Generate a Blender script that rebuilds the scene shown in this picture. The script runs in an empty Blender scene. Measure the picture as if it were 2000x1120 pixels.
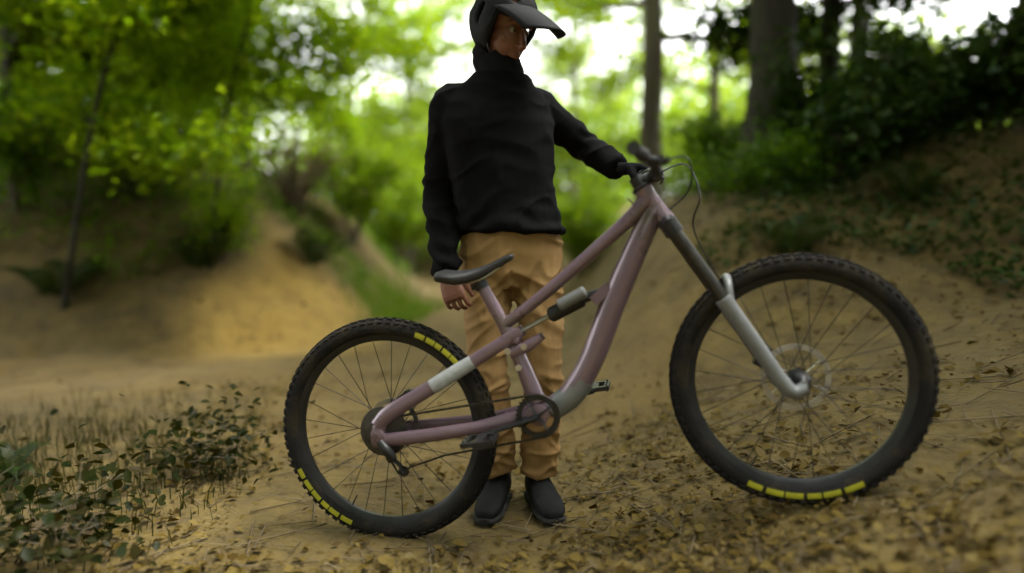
import bpy, math, random
import numpy as np
from mathutils import Vector, Matrix, noise
sc = bpy.context.scene
col = sc.collection
R = math.radians
# ------------------------------------------------------------------ camera
cam_d = bpy.data.cameras.new('camera')
cam = bpy.data.objects.new('camera', cam_d); col.objects.link(cam)
cam.location = (0, 0, .95)
cam.rotation_euler = (R(90 - 3.513), 0, 0)
cam_d.sensor_width = 36; cam_d.lens = 36 * 1303 / 2000
cam_d.clip_start = .02; cam_d.clip_end = 400
cam_d.dof.use_dof = True
cam_d.dof.focus_distance = 2.33
cam_d.dof.aperture_fstop = 0.48
sc.camera = cam
# ------------------------------------------------------------------ world, sun, exposure
SUN_EL, SUN_AZ = 60, 84          # azimuth clockwise from +Y
w = bpy.data.worlds.new('World'); sc.world = w; w.use_nodes = True
nt = w.node_tree; bg = nt.nodes['Background']
sky = nt.nodes.new('ShaderNodeTexSky'); sky.sky_type = 'NISHITA'; sky.sun_disc = False
sky.sun_elevation = R(SUN_EL); sky.sun_rotation = R(SUN_AZ)
sky.air_density = 1.2; sky.dust_density = 4.0; sky.ozone_density = .6
hs = nt.nodes.new('ShaderNodeHueSaturation'); hs.inputs['Saturation'].default_value = .03
nt.links.new(sky.outputs[0], hs.inputs['Color']); nt.links.new(hs.outputs[0], bg.inputs['Color'])
bg.inputs['Strength'].default_value = .15
sd = bpy.data.lights.new('sun', 'SUN'); sd.energy = 1.5; sd.angle = R(25); sd.color = (1, .95, .86)
so = bpy.data.objects.new('sun', sd); col.objects.link(so)
_e, _a = R(SUN_EL), R(SUN_AZ)
so.rotation_euler = Vector((-math.sin(_a)*math.cos(_e), -math.cos(_a)*math.cos(_e), -math.sin(_e))).to_track_quat('-Z', 'Y').to_euler()
so.location = (0, 0, 20)
vs = sc.view_settings
vs.view_transform = 'Standard'; vs.look = 'None'; vs.gamma = 1; vs.use_curve_mapping = False
vs.exposure = 3.15
sc.render.engine = 'CYCLES'
sc.cycles.use_denoising = True
sc.cycles.max_bounces = 8; sc.cycles.diffuse_bounces = 4; sc.cycles.transmission_bounces = 6
sc.cycles.sample_clamp_indirect = 6

# ------------------------------------------------------------------ materials
def ramp(n, stops):
    r = n.nodes.new('ShaderNodeValToRGB'); e = r.color_ramp.elements
    while len(e) > 1: e.remove(e[-1])
    e[0].position = stops[0][0]; e[0].color = (*stops[0][1], 1)
    for p, c in stops[1:]:
        k = e.new(p); k.color = (*c, 1)
    return r
def mat(name, cols, rough=.8, scale=8, detail=6, bump=0, bscale=None, metal=0, coat=0, spec=.5, stretch=None, rvar=0):
    m = bpy.data.materials.new(name); m.use_nodes = True; n = m.node_tree; b = n.nodes['Principled BSDF']
    b.inputs['Roughness'].default_value = rough; b.inputs['Metallic'].default_value = metal
    b.inputs['Coat Weight'].default_value = coat; b.inputs['Specular IOR Level'].default_value = spec
    tc = n.nodes.new('ShaderNodeTexCoord'); mp = n.nodes.new('ShaderNodeMapping')
    n.links.new(tc.outputs['Object'], mp.inputs[0])
    if stretch: mp.inputs['Scale'].default_value = stretch
    tx = n.nodes.new('ShaderNodeTexNoise'); tx.inputs['Scale'].default_value = scale; tx.inputs['Detail'].default_value = detail
    tx.inputs['Roughness'].default_value = .65
    n.links.new(mp.outputs[0], tx.inputs['Vector'])
    k = len(cols)
    rp = ramp(n, [(.3 + .4*i/max(1, k-1), c) for i, c in enumerate(cols)])
    n.links.new(tx.outputs['Fac'], rp.inputs[0]); n.links.new(rp.outputs[0], b.inputs['Base Color'])
    if rvar:
        mr = n.nodes.new('ShaderNodeMapRange'); mr.inputs['To Min'].default_value = rough - rvar; mr.inputs['To Max'].default_value = rough + rvar
        n.links.new(tx.outputs['Fac'], mr.inputs[0]); n.links.new(mr.outputs[0], b.inputs['Roughness'])
    if bump:
        t2 = n.nodes.new('ShaderNodeTexNoise'); t2.inputs['Scale'].default_value = bscale or scale*3; t2.inputs['Detail'].default_value = 5
        n.links.new(mp.outputs[0], t2.inputs['Vector'])
        bp = n.nodes.new('ShaderNodeBump'); bp.inputs['Strength'].default_value = bump; bp.inputs['Distance'].default_value = .02
        n.links.new(t2.outputs['Fac'], bp.inputs['Height']); n.links.new(bp.outputs[0], b.inputs['Normal'])
    return m
def leafmat(name, cols, trans=.5, gloss=.05, tint=(1.25, 1.2, .5)):
    m = bpy.data.materials.new(name); m.use_nodes = True; n = m.node_tree; n.nodes.clear()
    out = n.nodes.new('ShaderNodeOutputMaterial'); g = n.nodes.new('ShaderNodeNewGeometry')
    rp = ramp(n, [(i/max(1, len(cols)-1), c) for i, c in enumerate(cols)])
    n.links.new(g.outputs['Random Per Island'], rp.inputs[0])
    d = n.nodes.new('ShaderNodeBsdfDiffuse'); t = n.nodes.new('ShaderNodeBsdfTranslucent'); gl = n.nodes.new('ShaderNodeBsdfGlossy')
    gl.inputs['Roughness'].default_value = .45; gl.inputs['Color'].default_value = (.5, .5, .5, 1)
    mu = n.nodes.new('ShaderNodeMix'); mu.data_type = 'RGBA'; mu.blend_type = 'MULTIPLY'; mu.inputs[0].default_value = 1
    mu.inputs['B'].default_value = (*tint, 1)
    n.links.new(rp.outputs[0], mu.inputs['A'])
    n.links.new(rp.outputs[0], d.inputs['Color']); n.links.new(mu.outputs['Result'], t.inputs['Color'])
    m1 = n.nodes.new('ShaderNodeMixShader'); m1.inputs[0].default_value = trans
    n.links.new(d.outputs[0], m1.inputs[1]); n.links.new(t.outputs[0], m1.inputs[2])
    m2 = n.nodes.new('ShaderNodeMixShader'); m2.inputs[0].default_value = gloss*.5
    n.links.new(m1.outputs[0], m2.inputs[1]); n.links.new(gl.outputs[0], m2.inputs[2])
    n.links.new(m2.outputs[0], out.inputs[0])
    return m
M = {}
M['litter'] = mat('leaf_litter_earth', [(.048, .031, .006), (.082, .055, .010), (.115, .079, .016)], .95, 5, 10, .9, 22)
M['dirt'] = mat('trail_dirt', [(.062, .038, .0065), (.092, .059, .010), (.115, .077, .016)], .95, 3.5, 10, .6, 28)
M['bark'] = mat('bark_brown', [(.035, .026, .016), (.085, .064, .042), (.13, .11, .075)], .95, 9, 8, 1, 16, stretch=(1, 1, .25))
M['bark_moss'] = mat('bark_mossy', [(.010, .008, .004), (.020, .017, .008), (.022, .028, .007)], .95, 6, 8, 1, 14, stretch=(1, 1, .3))
M['bark_red'] = mat('bark_reddish', [(.07, .03, .015), (.14, .07, .04)], .9, 9, 8, .8, 16, stretch=(1, 1, .3))
M['bark_grey'] = mat('bark_grey', [(.04, .033, .018), (.07, .058, .032), (.055, .065, .02)], .9, 6, 8, .8, 16, stretch=(1, 1, .3))
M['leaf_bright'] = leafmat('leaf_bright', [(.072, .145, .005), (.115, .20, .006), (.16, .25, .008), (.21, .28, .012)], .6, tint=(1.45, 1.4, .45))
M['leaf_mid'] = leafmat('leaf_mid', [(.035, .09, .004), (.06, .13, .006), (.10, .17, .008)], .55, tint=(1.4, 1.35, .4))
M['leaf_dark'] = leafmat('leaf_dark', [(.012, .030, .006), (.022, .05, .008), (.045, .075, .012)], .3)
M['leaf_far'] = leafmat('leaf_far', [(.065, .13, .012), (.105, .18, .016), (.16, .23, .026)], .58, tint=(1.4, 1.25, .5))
M['fern'] = leafmat('fern', [(.012, .026, .005), (.020, .038, .006), (.032, .048, .009)], .3)
M['grass'] = leafmat('grass', [(.08, .16, .015), (.14, .24, .02), (.22, .26, .06)], .5)
M['grass_dim'] = leafmat('grass_dim', [(.028, .026, .005), (.042, .036, .007), (.024, .032, .005), (.06, .044, .012)], .4)
M['leaf_olive'] = leafmat('leaf_olive', [(.009, .015, .003), (.016, .020, .004), (.028, .022, .006)], .3, .02)
M['dry'] = leafmat('dry_leaf', [(.046, .029, .007), (.072, .048, .010), (.098, .068, .016), (.13, .093, .026)], .12, .03, (1, .85, .5))
M['twig'] = mat('dry_twig', [(.05, .034, .016), (.10, .072, .035), (.16, .125, .065)], .9, 7)
M['rock'] = mat('stone', [(.12, .11, .09), (.25, .22, .17)], .9, 8, 8, .6)
# ------------------------------------------------------------------ numpy noise, terrain
def _h(i, j, s):
    n = (i*374761393 + j*668265263 + s*144665) & 0xffffffff
    n = ((n ^ (n >> 13))*1274126177) & 0xffffffff
    return ((n ^ (n >> 16)) & 0xffff)/65535.0
def vn(x, y, s=0):
    x = np.asarray(x, float); y = np.asarray(y, float)
    i = np.floor(x).astype(np.int64); j = np.floor(y).astype(np.int64); a = x-i; b = y-j
    a = a*a*(3-2*a); b = b*b*(3-2*b)
    return ((_h(i, j, s)*(1-a)+_h(i+1, j, s)*a)*(1-b) + (_h(i, j+1, s)*(1-a)+_h(i+1, j+1, s)*a)*b)*2-1
def fbm(x, y, s=0, o=4):
    t = 0; k = 1
    for q in range(o): t = t + vn(x*2**q, y*2**q, s+q)*k; k *= .5
    return t
def sdist(x, y, pl, side):
    """signed distance to a polyline, positive on the wanted side"""
    x = np.asarray(x, float); y = np.asarray(y, float)
    best = np.full(x.shape, 1e9); sg = np.zeros(x.shape)
    for (ax, ay), (bx, by) in zip(pl[:-1], pl[1:]):
        dx, dy = bx-ax, by-ay; L = dx*dx+dy*dy
        t = np.clip(((x-ax)*dx+(y-ay)*dy)/L, 0, 1)
        d = np.hypot(x-ax-t*dx, y-ay-t*dy); c = dx*(y-ay)-dy*(x-ax)
        m = d < best-1e-9
        best = np.where(m, d, best); sg = np.where(m, np.sign(c), sg)
    return best*sg*side
LEFT = [(-40, 3.2), (-12, 4.6), (-4.6, 5.3), (-2.5, 5.7), (-1.6, 7.2), (-1.3, 10), (-1.9, 15), (-5, 22), (-12, 30), (-14, 80)]
RIGHT = [(2.2, -30), (.9, -2), (.36, .8), (.17, 2.1), (.22, 3.6), (.5, 6), (.75, 9), (.5, 14), (-2.2, 21), (-9, 30), (-11, 80)]
def lift(s, a):
    return np.interp(s, a[0], a[1])
def height(x, y):
    x = np.asarray(x, float); y = np.asarray(y, float)
    sl = sdist(x, y, LEFT, 1); sr = sdist(x, y, RIGHT, -1)
    zl = lift(sl, ([-.4, 0, .5, 1.5, 3, 6, 20, 60], [0, .06, .50, 1.55, 2.0, 2.5, 3.9, 6]))
    near = lift(sr, ([-.3, 0, .35, .75, 1.5, 3, 6, 20, 60], [0, .012, .085, .21, .46, .84, 1.35, 2.9, 6]))
    far = lift(sr, ([-.3, 0, .3, .9, 1.5, 3, 6, 20, 60], [0, .03, .32, 1.1, 1.35, 1.7, 2.2, 3.4, 6]))
    k = np.clip((y-3.0)/2.6, 0, 1); k = k*k*(3-2*k)
    zr = near*(1-k)+far*k
    amp = np.clip((np.hypot(x, y-2.2)-1.2)/2, .08, 1)
    n = fbm(x*.55, y*.55, 3, 3)*.10*amp + fbm(x*2.3, y*2.3, 9, 3)*.028*np.clip(amp, .35, 1)
    return zl+zr+n*(1+np.clip((zl+zr), 0, 1)) - .012
TRAIL = [(-40, 1.9), (-12, 3.4), (-5, 4.4), (-2.6, 4.75), (-1.0, 5.6), (-.45, 7.5), (-.35, 10), (-.8, 15), (-3.6, 21.5), (-11, 30)]
def dirt(x, y):
    """how far inside bare trail (positive) or in leaf litter (negative)"""
    x = np.asarray(x, float); y = np.asarray(y, float)
    d1 = .78-np.abs(sdist(x, y, TRAIL, 1))
    d2 = 1.0-np.hypot((x+.1)/1.2, (y-3.9)/1.3)+fbm(x*2.5, y*2.5, 77, 3)*.3           # trodden patch behind the rider
    d4 = .62-np.hypot((x-1.0)/.75, (y-5.6)/1.5)            # worn face of the right bank
    d = np.maximum(np.maximum(d1, d2), d4)
    return d+fbm(x*1.3, y*1.3, 21, 4)*.22
def worn(x, y):
    """worn face of the left bank"""
    x = np.asarray(x, float); y = np.asarray(y, float)
    return 1.0-np.hypot((x+2.1)/.85, (y-6.6)/1.35)+fbm(x*1.3, y*1.3, 21, 4)*.22
def hz(x, y): return float(height(np.array([x]), np.array([y]))[0])
# ------------------------------------------------------------------ mesh helpers
def mesh_np(name, v, f, smooth=False, mats=None, mi=None):
    """v (n,3), f (m,k) arrays"""
    me = bpy.data.meshes.new(name); v = np.asarray(v, np.float32); f = np.asarray(f, np.int32)
    k = f.shape[1]
    me.vertices.add(len(v)); me.vertices.foreach_set('co', v.ravel())
    me.loops.add(f.size); me.loops.foreach_set('vertex_index', f.ravel())
    me.polygons.add(len(f)); me.polygons.foreach_set('loop_start', np.arange(0, f.size, k, dtype=np.int32))
    me.polygons.foreach_set('loop_total', np.full(len(f), k, np.int32))
    if smooth: me.polygons.foreach_set('use_smooth', np.ones(len(f), bool))
    for m in mats or []: me.materials.append(m)
    if mi is not None: me.polygons.foreach_set('material_index', np.asarray(mi, np.int32))
    me.update(calc_edges=True); me.validate()
    return me
def link(name, me, parent=None, loc=(0, 0, 0), rot=(0, 0, 0)):
    o = bpy.data.objects.new(name, me); col.objects.link(o); o.location = loc; o.rotation_euler = rot
    if parent: o.parent = parent
    return o
def tag(o, label=None, cat=None, group=None, kind=None):
    if label: o['label'] = label
    if cat: o['category'] = cat
    if group: o['group'] = group
    if kind: o['kind'] = kind
    return o
def catmull(pts, n):
    P = [Vector(p) for p in pts]; out = []
    P = [P[0]*2-P[1]]+P+[P[-1]*2-P[-2]]
    for i in range(1, len(P)-2):
        a, b, c, d = P[i-1:i+3]
        for k in range(n):
            t = k/n
            out.append(.5*((2*b)+(c-a)*t+(2*a-5*b+4*c-d)*t*t+(3*b-a-3*c+d)*t**3))
    out.append(P[-2]); return out
class MB:
    def __init__(s): s.v = []; s.f = []
    def add(s, v, f):
        b = len(s.v); s.v += [tuple(p) for p in v]; s.f += [tuple(i+b for i in q) for q in f]; return s
    def rings(s, rings, cap=True, closed=False):
        n = len(rings[0]); v = [p for r in rings for p in r]; f = []
        m = len(rings)
        for i in range(m if closed else m-1):
            j = (i+1) % m
            for k in range(n):
                f.append((i*n+k, i*n+(k+1) % n, j*n+(k+1) % n, j*n+k))
        if cap and not closed:
            f.append(tuple(range(n))[::-1]); f.append(tuple((m-1)*n+k for k in range(n)))
        return s.add(v, f)
    def tube(s, pts, rad, seg=12, sub=0, cap=True, flat=None, up=None, closed=False):
        """tapered tube; flat = (side, other) scale of the section"""
        P = [Vector(p) for p in pts]
        if not hasattr(rad, '__len__'): rad = [rad]*len(P)
        if sub:
            rr = [Vector((r, 0, 0)) for r in rad]
            rad = [max(q.x, 1e-4) for q in catmull(rr, sub)]; P = catmull(P, sub)
        n = len(P); rings = []; ref = None
        for i in range(n):
            t = (P[(i+1) % n]-P[i-1]) if closed else (P[min(i+1, n-1)]-P[max(i-1, 0)])
            t.normalize()
            if ref is None:
                ref = Vector(up) if up else (Vector((0, 0, 1)) if abs(t.z) < .9 else Vector((1, 0, 0)))
            a = (ref - t*ref.dot(t)).normalized()
            if not up: ref = a
            b = t.cross(a)
            fa, fb = flat if flat else (1, 1)
            rings.append([P[i]+(a*math.cos(q)*fa+b*math.sin(q)*fb)*rad[i] for q in (2*math.pi*k/seg for k in range(seg))])
        return s.rings(rings, cap, closed)
    def box(s, c, h, rot=None, bev=0):
        c = Vector(c); x, y, z = h; v = []
        for sx in (-1, 1):
            for sy in (-1, 1):
                for sz in (-1, 1):
                    p = Vector((sx*x, sy*y, sz*z)); v.append(c+(rot @ p if rot else p))
        return s.add(v, [(0, 1, 3, 2), (4, 6, 7, 5), (0, 4, 5, 1), (2, 3, 7, 6), (0, 2, 6, 4), (1, 5, 7, 3)])
    def ball(s, c, r, seg=16, rot=None):
        c = Vector(c); r = r if hasattr(r, '__len__') else (r,)*3; rings = []
        m = seg//2
        for i in range(1, m):
            a = math.pi*i/m
            rings.append([Vector((math.sin(a)*math.cos(b)*r[0], math.sin(a)*math.sin(b)*r[1], -math.cos(a)*r[2])) for b in (2*math.pi*k/seg for k in range(seg))])
        rings = [[c+(rot @ p if rot else p) for p in q] for q in rings]
        return s.rings(rings)
    def lathe(s, prof, seg=48, axis='y', c=(0, 0, 0), closed=False):
        """prof: list of (radius, offset along axis)"""
        c = Vector(c); rings = []
        for r, o in prof:
            q = []
            for k in range(seg):
                a = 2*math.pi*k/seg
                p = {'y': Vector((r*math.cos(a), o, r*math.sin(a))), 'z': Vector((r*math.cos(a), r*math.sin(a), o)), 'x': Vector((o, r*math.cos(a), r*math.sin(a)))}[axis]
                q.append(c+p)
            rings.append(q)
        return s.rings(rings, True, closed)
    def mesh(s, name, m, smooth=True):
        me = bpy.data.meshes.new(name); me.from_pydata([tuple(p) for p in s.v], [], s.f)
        import bmesh
        b = bmesh.new(); b.from_mesh(me); bmesh.ops.recalc_face_normals(b, faces=b.faces); b.to_mesh(me); b.free()
        if smooth:
            for p in me.polygons: p.use_smooth = True
            try: me.set_sharp_from_angle(angle=R(38))
            except Exception: pass
        me.materials.append(m); return me
    def build(s, name, m, parent=None, smooth=True, loc=(0, 0, 0), rot=(0, 0, 0)):
        return link(name, s.mesh(name, m, smooth), parent, loc, rot)
# ------------------------------------------------------------------ ground and trail
def axis(lo, hi, fine, n):
    t = np.linspace(-1, 1, n); s = np.sinh(t*4.6)/np.sinh(4.6)
    return np.where(s < 0, -s*lo, s*hi)+fine
def sheet(name, xs, ys, m, off=None, keep=None):
    X, Y = np.meshgrid(xs, ys); Z = height(X, Y)
    if off is not None: Z = Z+off(X, Y)
    v = np.stack([X, Y, Z], -1).reshape(-1, 3); n = len(xs)
    i, j = np.meshgrid(np.arange(n-1), np.arange(len(ys)-1)); a = (j*n+i).ravel()
    f = np.stack([a, a+1, a+n+1, a+n], -1)
    if keep is not None:
        f = f[keep(X, Y).ravel()[a]]
        u, inv = np.unique(f, return_inverse=True); v = v[u]; f = inv.reshape(f.shape)
    return link(name, mesh_np(name, v, f, True, [m]))
g = sheet('ground', axis(-140, 140, .1, 260), axis(-40, 200, 2.6, 260), M['litter']); tag(g, kind='structure')
tr = sheet('trail', np.arange(-9, 3.2, .06), np.arange(1.9, 18, .06), M['dirt'],
           off=lambda x, y: np.clip(dirt(x, y)*.06, -.04, .010), keep=lambda x, y: dirt(x, y) > -.3)
tag(tr, kind='structure')
def lit_earth_mix(o, m):
    """bare earth on the worn left bank, its light painted in as brighter colour, soft-edged"""
    n = len(o.data.vertices); co = np.empty(n*3, np.float32); o.data.vertices.foreach_get('co', co); co = co.reshape(-1, 3)
    at = o.data.attributes.new('lit_earth', 'FLOAT', 'POINT'); at.data.foreach_set('value', np.clip(worn(co[:, 0], co[:, 1])*1.6+.25, 0, 1).astype(np.float32))
    nt_ = m.node_tree; bs = nt_.nodes['Principled BSDF']; src = bs.inputs['Base Color'].links[0].from_socket
    fa = src.node.inputs[0].links[0].from_socket
    an = nt_.nodes.new('ShaderNodeAttribute'); an.attribute_name = 'lit_earth'
    rp = ramp(nt_, [(.3, (.18, .108, .019)), (.5, (.25, .158, .029)), (.7, (.29, .19, .04))]); nt_.links.new(fa, rp.inputs[0])  # earth tones raised to hold the light on the slope
    mx = nt_.nodes.new('ShaderNodeMix'); mx.data_type = 'RGBA'
    nt_.links.new(an.outputs['Fac'], mx.inputs[0]); nt_.links.new(src, mx.inputs['A']); nt_.links.new(rp.outputs[0], mx.inputs['B'])
    nt_.links.new(mx.outputs['Result'], bs.inputs['Base Color'])
lit_earth_mix(g, M['litter']); lit_earth_mix(tr, M['dirt'])
# ------------------------------------------------------------------ leaves and trees
LEAF6 = np.array([(0, 0, 0), (.26, .30, .05), (.30, .62, .04), (0, 1, -.10), (-.30, .62, .04), (-.26, .30, .05)])
LEAF6_F = np.array([(0, 1, 2), (0, 2, 3), (0, 3, 4), (0, 4, 5)])
LEAF4 = np.array([(0, 0, 0), (.33, .5, .05), (0, 1, -.08), (-.33, .5, .05)])
LEAF4_F = np.array([(0, 1, 2), (0, 2, 3)])
def leaf_mesh(name, pts, size, rng, m, shape=6, flat=.6, droop=.3):
    """one small folded leaf at every point; flat: how level the blades lie"""
    L, F = (LEAF6, LEAF6_F) if shape == 6 else (LEAF4, LEAF4_F)
    n = len(pts); sz = np.asarray(size)*np.ones(n)*rng.uniform(.65, 1.3, n)
    nz = rng.normal(0, 1, (n, 3)); nz[:, 2] = np.abs(nz[:, 2])+flat*2.2
    nz /= np.linalg.norm(nz, axis=1)[:, None]
    t = rng.normal(0, 1, (n, 3)); t[:, 2] -= droop*1.5
    t -= nz*np.sum(t*nz, 1)[:, None]; t /= np.linalg.norm(t, axis=1)[:, None]
    b = np.cross(t, nz)
    v = pts[:, None, :]+sz[:, None, None]*(L[None, :, 0:1]*b[:, None, :]+L[None, :, 1:2]*t[:, None, :]+L[None, :, 2:3]*nz[:, None, :])
    f = F[None]+np.arange(n)[:, None, None]*len(L)
    return mesh_np(name, v.reshape(-1, 3), f.reshape(-1, 3), False, [m])
def tree(name, label, cat, x, y, H, r0, seed, bark='bark', leaf='leaf_mid', lean=(0, 0), start=.25, spread=1.6, limbs=11, per=34, size=.085, bend=0, group=None, clump=.22, sink=.12, subs=4):
    rg = random.Random(seed); nr = np.random.default_rng(seed)
    root = link(name, None, loc=(x, y, hz(x, y)-sink)); tag(root, label, cat, group)
    mb = MB(); n = 9; path = []
    wob = [(rg.gauss(0, .05), rg.gauss(0, .05)) for _ in range(n+1)]
    for i in range(n+1):
        t = i/n
        path.append(Vector((lean[0]*H*t+bend*H*t*t+wob[i][0]*H*.18*t, lean[1]*H*t+wob[i][1]*H*.18*t, H*t)))
    rad = [r0*(1.45 if i == 0 else 1)*(1-.82*i/n) for i in range(n+1)]
    mb.tube(path, rad, 14 if r0 > .1 else 8, sub=4)
    P = catmull(path, 8); tips = []
    for k in range(limbs):
        t = start+(.97-start)*(k+.5*rg.random())/limbs
        p = P[min(len(P)-1, int(t*(len(P)-1)))]
        a = k*2.4+rg.uniform(-.5, .5); L = spread*(1.1-.55*abs(t-.45)/.55)*rg.uniform(.7, 1.2)
        d = Vector((math.cos(a), math.sin(a), rg.uniform(.1, .65)))
        q = [p]; 
        for s in range(1, 5):
            d = (d+Vector((rg.gauss(0, .16), rg.gauss(0, .16), rg.gauss(-.04, .12)))).normalized()
            q.append(q[-1]+d*L/4)
        rb = max(.006, r0*(1-.8*t)*.45)
        mb.tube(q, [rb*(1-.2*s) for s in range(5)], 6, sub=2)
        for s in range(subs):
            b0 = q[rg.randint(1, 4)]; dd = (d+Vector((rg.gauss(0, .7), rg.gauss(0, .7), rg.gauss(.05, .4)))).normalized()
            l2 = L*rg.uniform(.25, .5); e = b0+dd*l2; mdl = (b0+e)/2+Vector((0, 0, .04*L))
            mb.tube([b0, mdl, e], [rb*.4, rb*.3, .003], 4)
            for u in (.35, .6, .8, 1): tips.append(b0+(e-b0)*u)
        for s in (2, 3, 4): tips.append(q[s])
    mb.build('trunk', M[bark], root)
    if per:
        tp = np.array([tuple(p) for p in tips]); c = np.repeat(tp, per, 0)
        c = c+nr.normal(0, clump, c.shape)*np.array([1, 1, .55])
        link('crown', leaf_mesh('crown', c, size, nr, M[leaf], 6), root)
    return root
def shrub(name, label, cat, x, y, H, W, seed, leaf='leaf_mid', n=2600, size=.07, group=None, stems=9, flat=.4, bark='bark'):
    rg = random.Random(seed); nr = np.random.default_rng(seed)
    root = link(name, None, loc=(x, y, hz(x, y)-.05)); tag(root, label, cat, group)
    mb = MB(); tips = []
    for k in range(stems):
        a = k*2.4+rg.uniform(-.4, .4); o = rg.uniform(.25, 1)*W*.5; h = H*rg.uniform(.55, 1)*(1-.25*(o/(W*.5))**2)
        p = [Vector((0, 0, 0)), Vector((math.cos(a)*o*.35, math.sin(a)*o*.35, h*.5)), Vector((math.cos(a)*o*.8, math.sin(a)*o*.8, h*.85)), Vector((math.cos(a)*o*1.1, math.sin(a)*o*1.1, h))]
        mb.tube(p, [min(.016, H*.011)*q for q in (1, .75, .5, .2)], 5, sub=3)
        pp = catmull(p, 6)
        for _ in range(9):
            b = pp[rg.randint(5, len(pp)-1)]
            e = b+Vector((rg.gauss(0, .17)*W*.6, rg.gauss(0, .17)*W*.6, rg.gauss(.03, .12)*H))
            mb.tube([b, e], [min(.006, H*.005), .0015], 4); tips += [e, (b+e)/2, b]
    mb.build('stem', M[bark], root)
    if n:
        tp = np.array([tuple(p) for p in tips]); c = tp[nr.integers(0, len(tp), n)]+nr.normal(0, .10, (n, 3))*np.array([1, 1, .7])
        c = c[c[:, 2] > .02]
        link('foliage', leaf_mesh('foliage', c, size, nr, M[leaf], 6, flat), root)
    return root
def X(px, y): return (px-1000)/1303*y      # lateral position that a direction reaches at a distance
#        name, label, category, px, y, H, r0, seed, options
TREES = [
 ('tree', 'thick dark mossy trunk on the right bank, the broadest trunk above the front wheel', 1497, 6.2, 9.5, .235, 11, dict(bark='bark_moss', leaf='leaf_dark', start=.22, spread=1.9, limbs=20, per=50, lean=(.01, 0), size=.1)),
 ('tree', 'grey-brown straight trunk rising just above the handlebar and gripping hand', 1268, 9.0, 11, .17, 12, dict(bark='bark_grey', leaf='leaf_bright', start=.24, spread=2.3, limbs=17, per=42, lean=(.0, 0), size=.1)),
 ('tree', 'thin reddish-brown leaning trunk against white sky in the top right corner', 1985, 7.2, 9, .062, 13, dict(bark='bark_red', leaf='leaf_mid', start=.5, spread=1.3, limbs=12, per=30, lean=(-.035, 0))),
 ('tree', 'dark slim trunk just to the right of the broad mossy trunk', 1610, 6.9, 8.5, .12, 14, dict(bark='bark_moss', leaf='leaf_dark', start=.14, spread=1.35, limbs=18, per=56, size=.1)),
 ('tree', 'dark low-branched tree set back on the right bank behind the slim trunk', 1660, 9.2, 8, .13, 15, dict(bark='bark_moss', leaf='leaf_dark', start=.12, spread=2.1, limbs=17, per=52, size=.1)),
 ('tree', 'bright loose-leaved tree between the grey trunk and the broad mossy trunk', 1392, 11.5, 9, .10, 16, dict(bark='bark', leaf='leaf_bright', start=.14, spread=2.3, limbs=18, per=40, size=.1)),
 ('sapling', 'long thin dark sapling leaning right across the upper left green foliage', 118, 5.9, 6.2, .028, 17, dict(bark='bark_moss', leaf='leaf_bright', start=.22, spread=1.3, limbs=15, per=50, lean=(.17, -.02), bend=.16)),
 ('sapling', 'thin curved sapling rising above the worn dirt face of the left bank', 408, 6.6, 5.6, .026, 18, dict(bark='bark_moss', leaf='leaf_bright', start=.28, spread=1.2, limbs=15, per=50, lean=(.10, 0), bend=.16)),
 ('tree', 'dark trunk at the far left edge, its foliage deep green', 40, 7.6, 5.4, .12, 19, dict(bark='bark_moss', leaf='leaf_bright', start=.10, spread=2.5, limbs=20, per=52, size=.1)),
 ('tree', 'leafy yellow-green tree over the left bank, between leaning and curved saplings', 262, 8.6, 5.6, .11, 20, dict(leaf='leaf_bright', start=.10, spread=2.4, limbs=20, per=52, size=.1)),
 ('tree', 'yellow-green tree with dense foliage above the brown brush on the left bank', 480, 10.2, 6.6, .12, 21, dict(leaf='leaf_bright', start=.14, spread=2.4, limbs=20, per=48, size=.1)),
 ('tree', 'young tree beside the trail bend, between the brown brush and the rider', 690, 13.0, 8, .10, 22, dict(leaf='leaf_bright', start=.08, spread=2.6, limbs=20, per=40, size=.11)),
 ('tree', 'far pale-leaved tree just left of the rider\'s black sleeve', 800, 18.5, 9.5, .13, 23, dict(bark='bark_grey', leaf='leaf_far', start=.08, spread=2.6, limbs=20, per=44, size=.13)),
 ('tree', 'far pale-leaved tree seen between the rider\'s torso and outstretched arm', 1118, 17.0, 8.5, .12, 24, dict(bark='bark_grey', leaf='leaf_far', start=.06, spread=2.6, limbs=20, per=40, size=.13)),
 ('tree', 'far tree with sparse crown behind the rider\'s helmet', 980, 22.0, 13, .16, 25, dict(bark='bark_grey', leaf='leaf_far', start=.12, spread=3.2, limbs=24, per=42, size=.15)),
]
for nm, lb, px, y, H, r0, seed, op in TREES:
    tree(nm, lb, 'sapling' if nm == 'sapling' else 'tree', X(px, y), y, H, r0, seed, **op)
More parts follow.
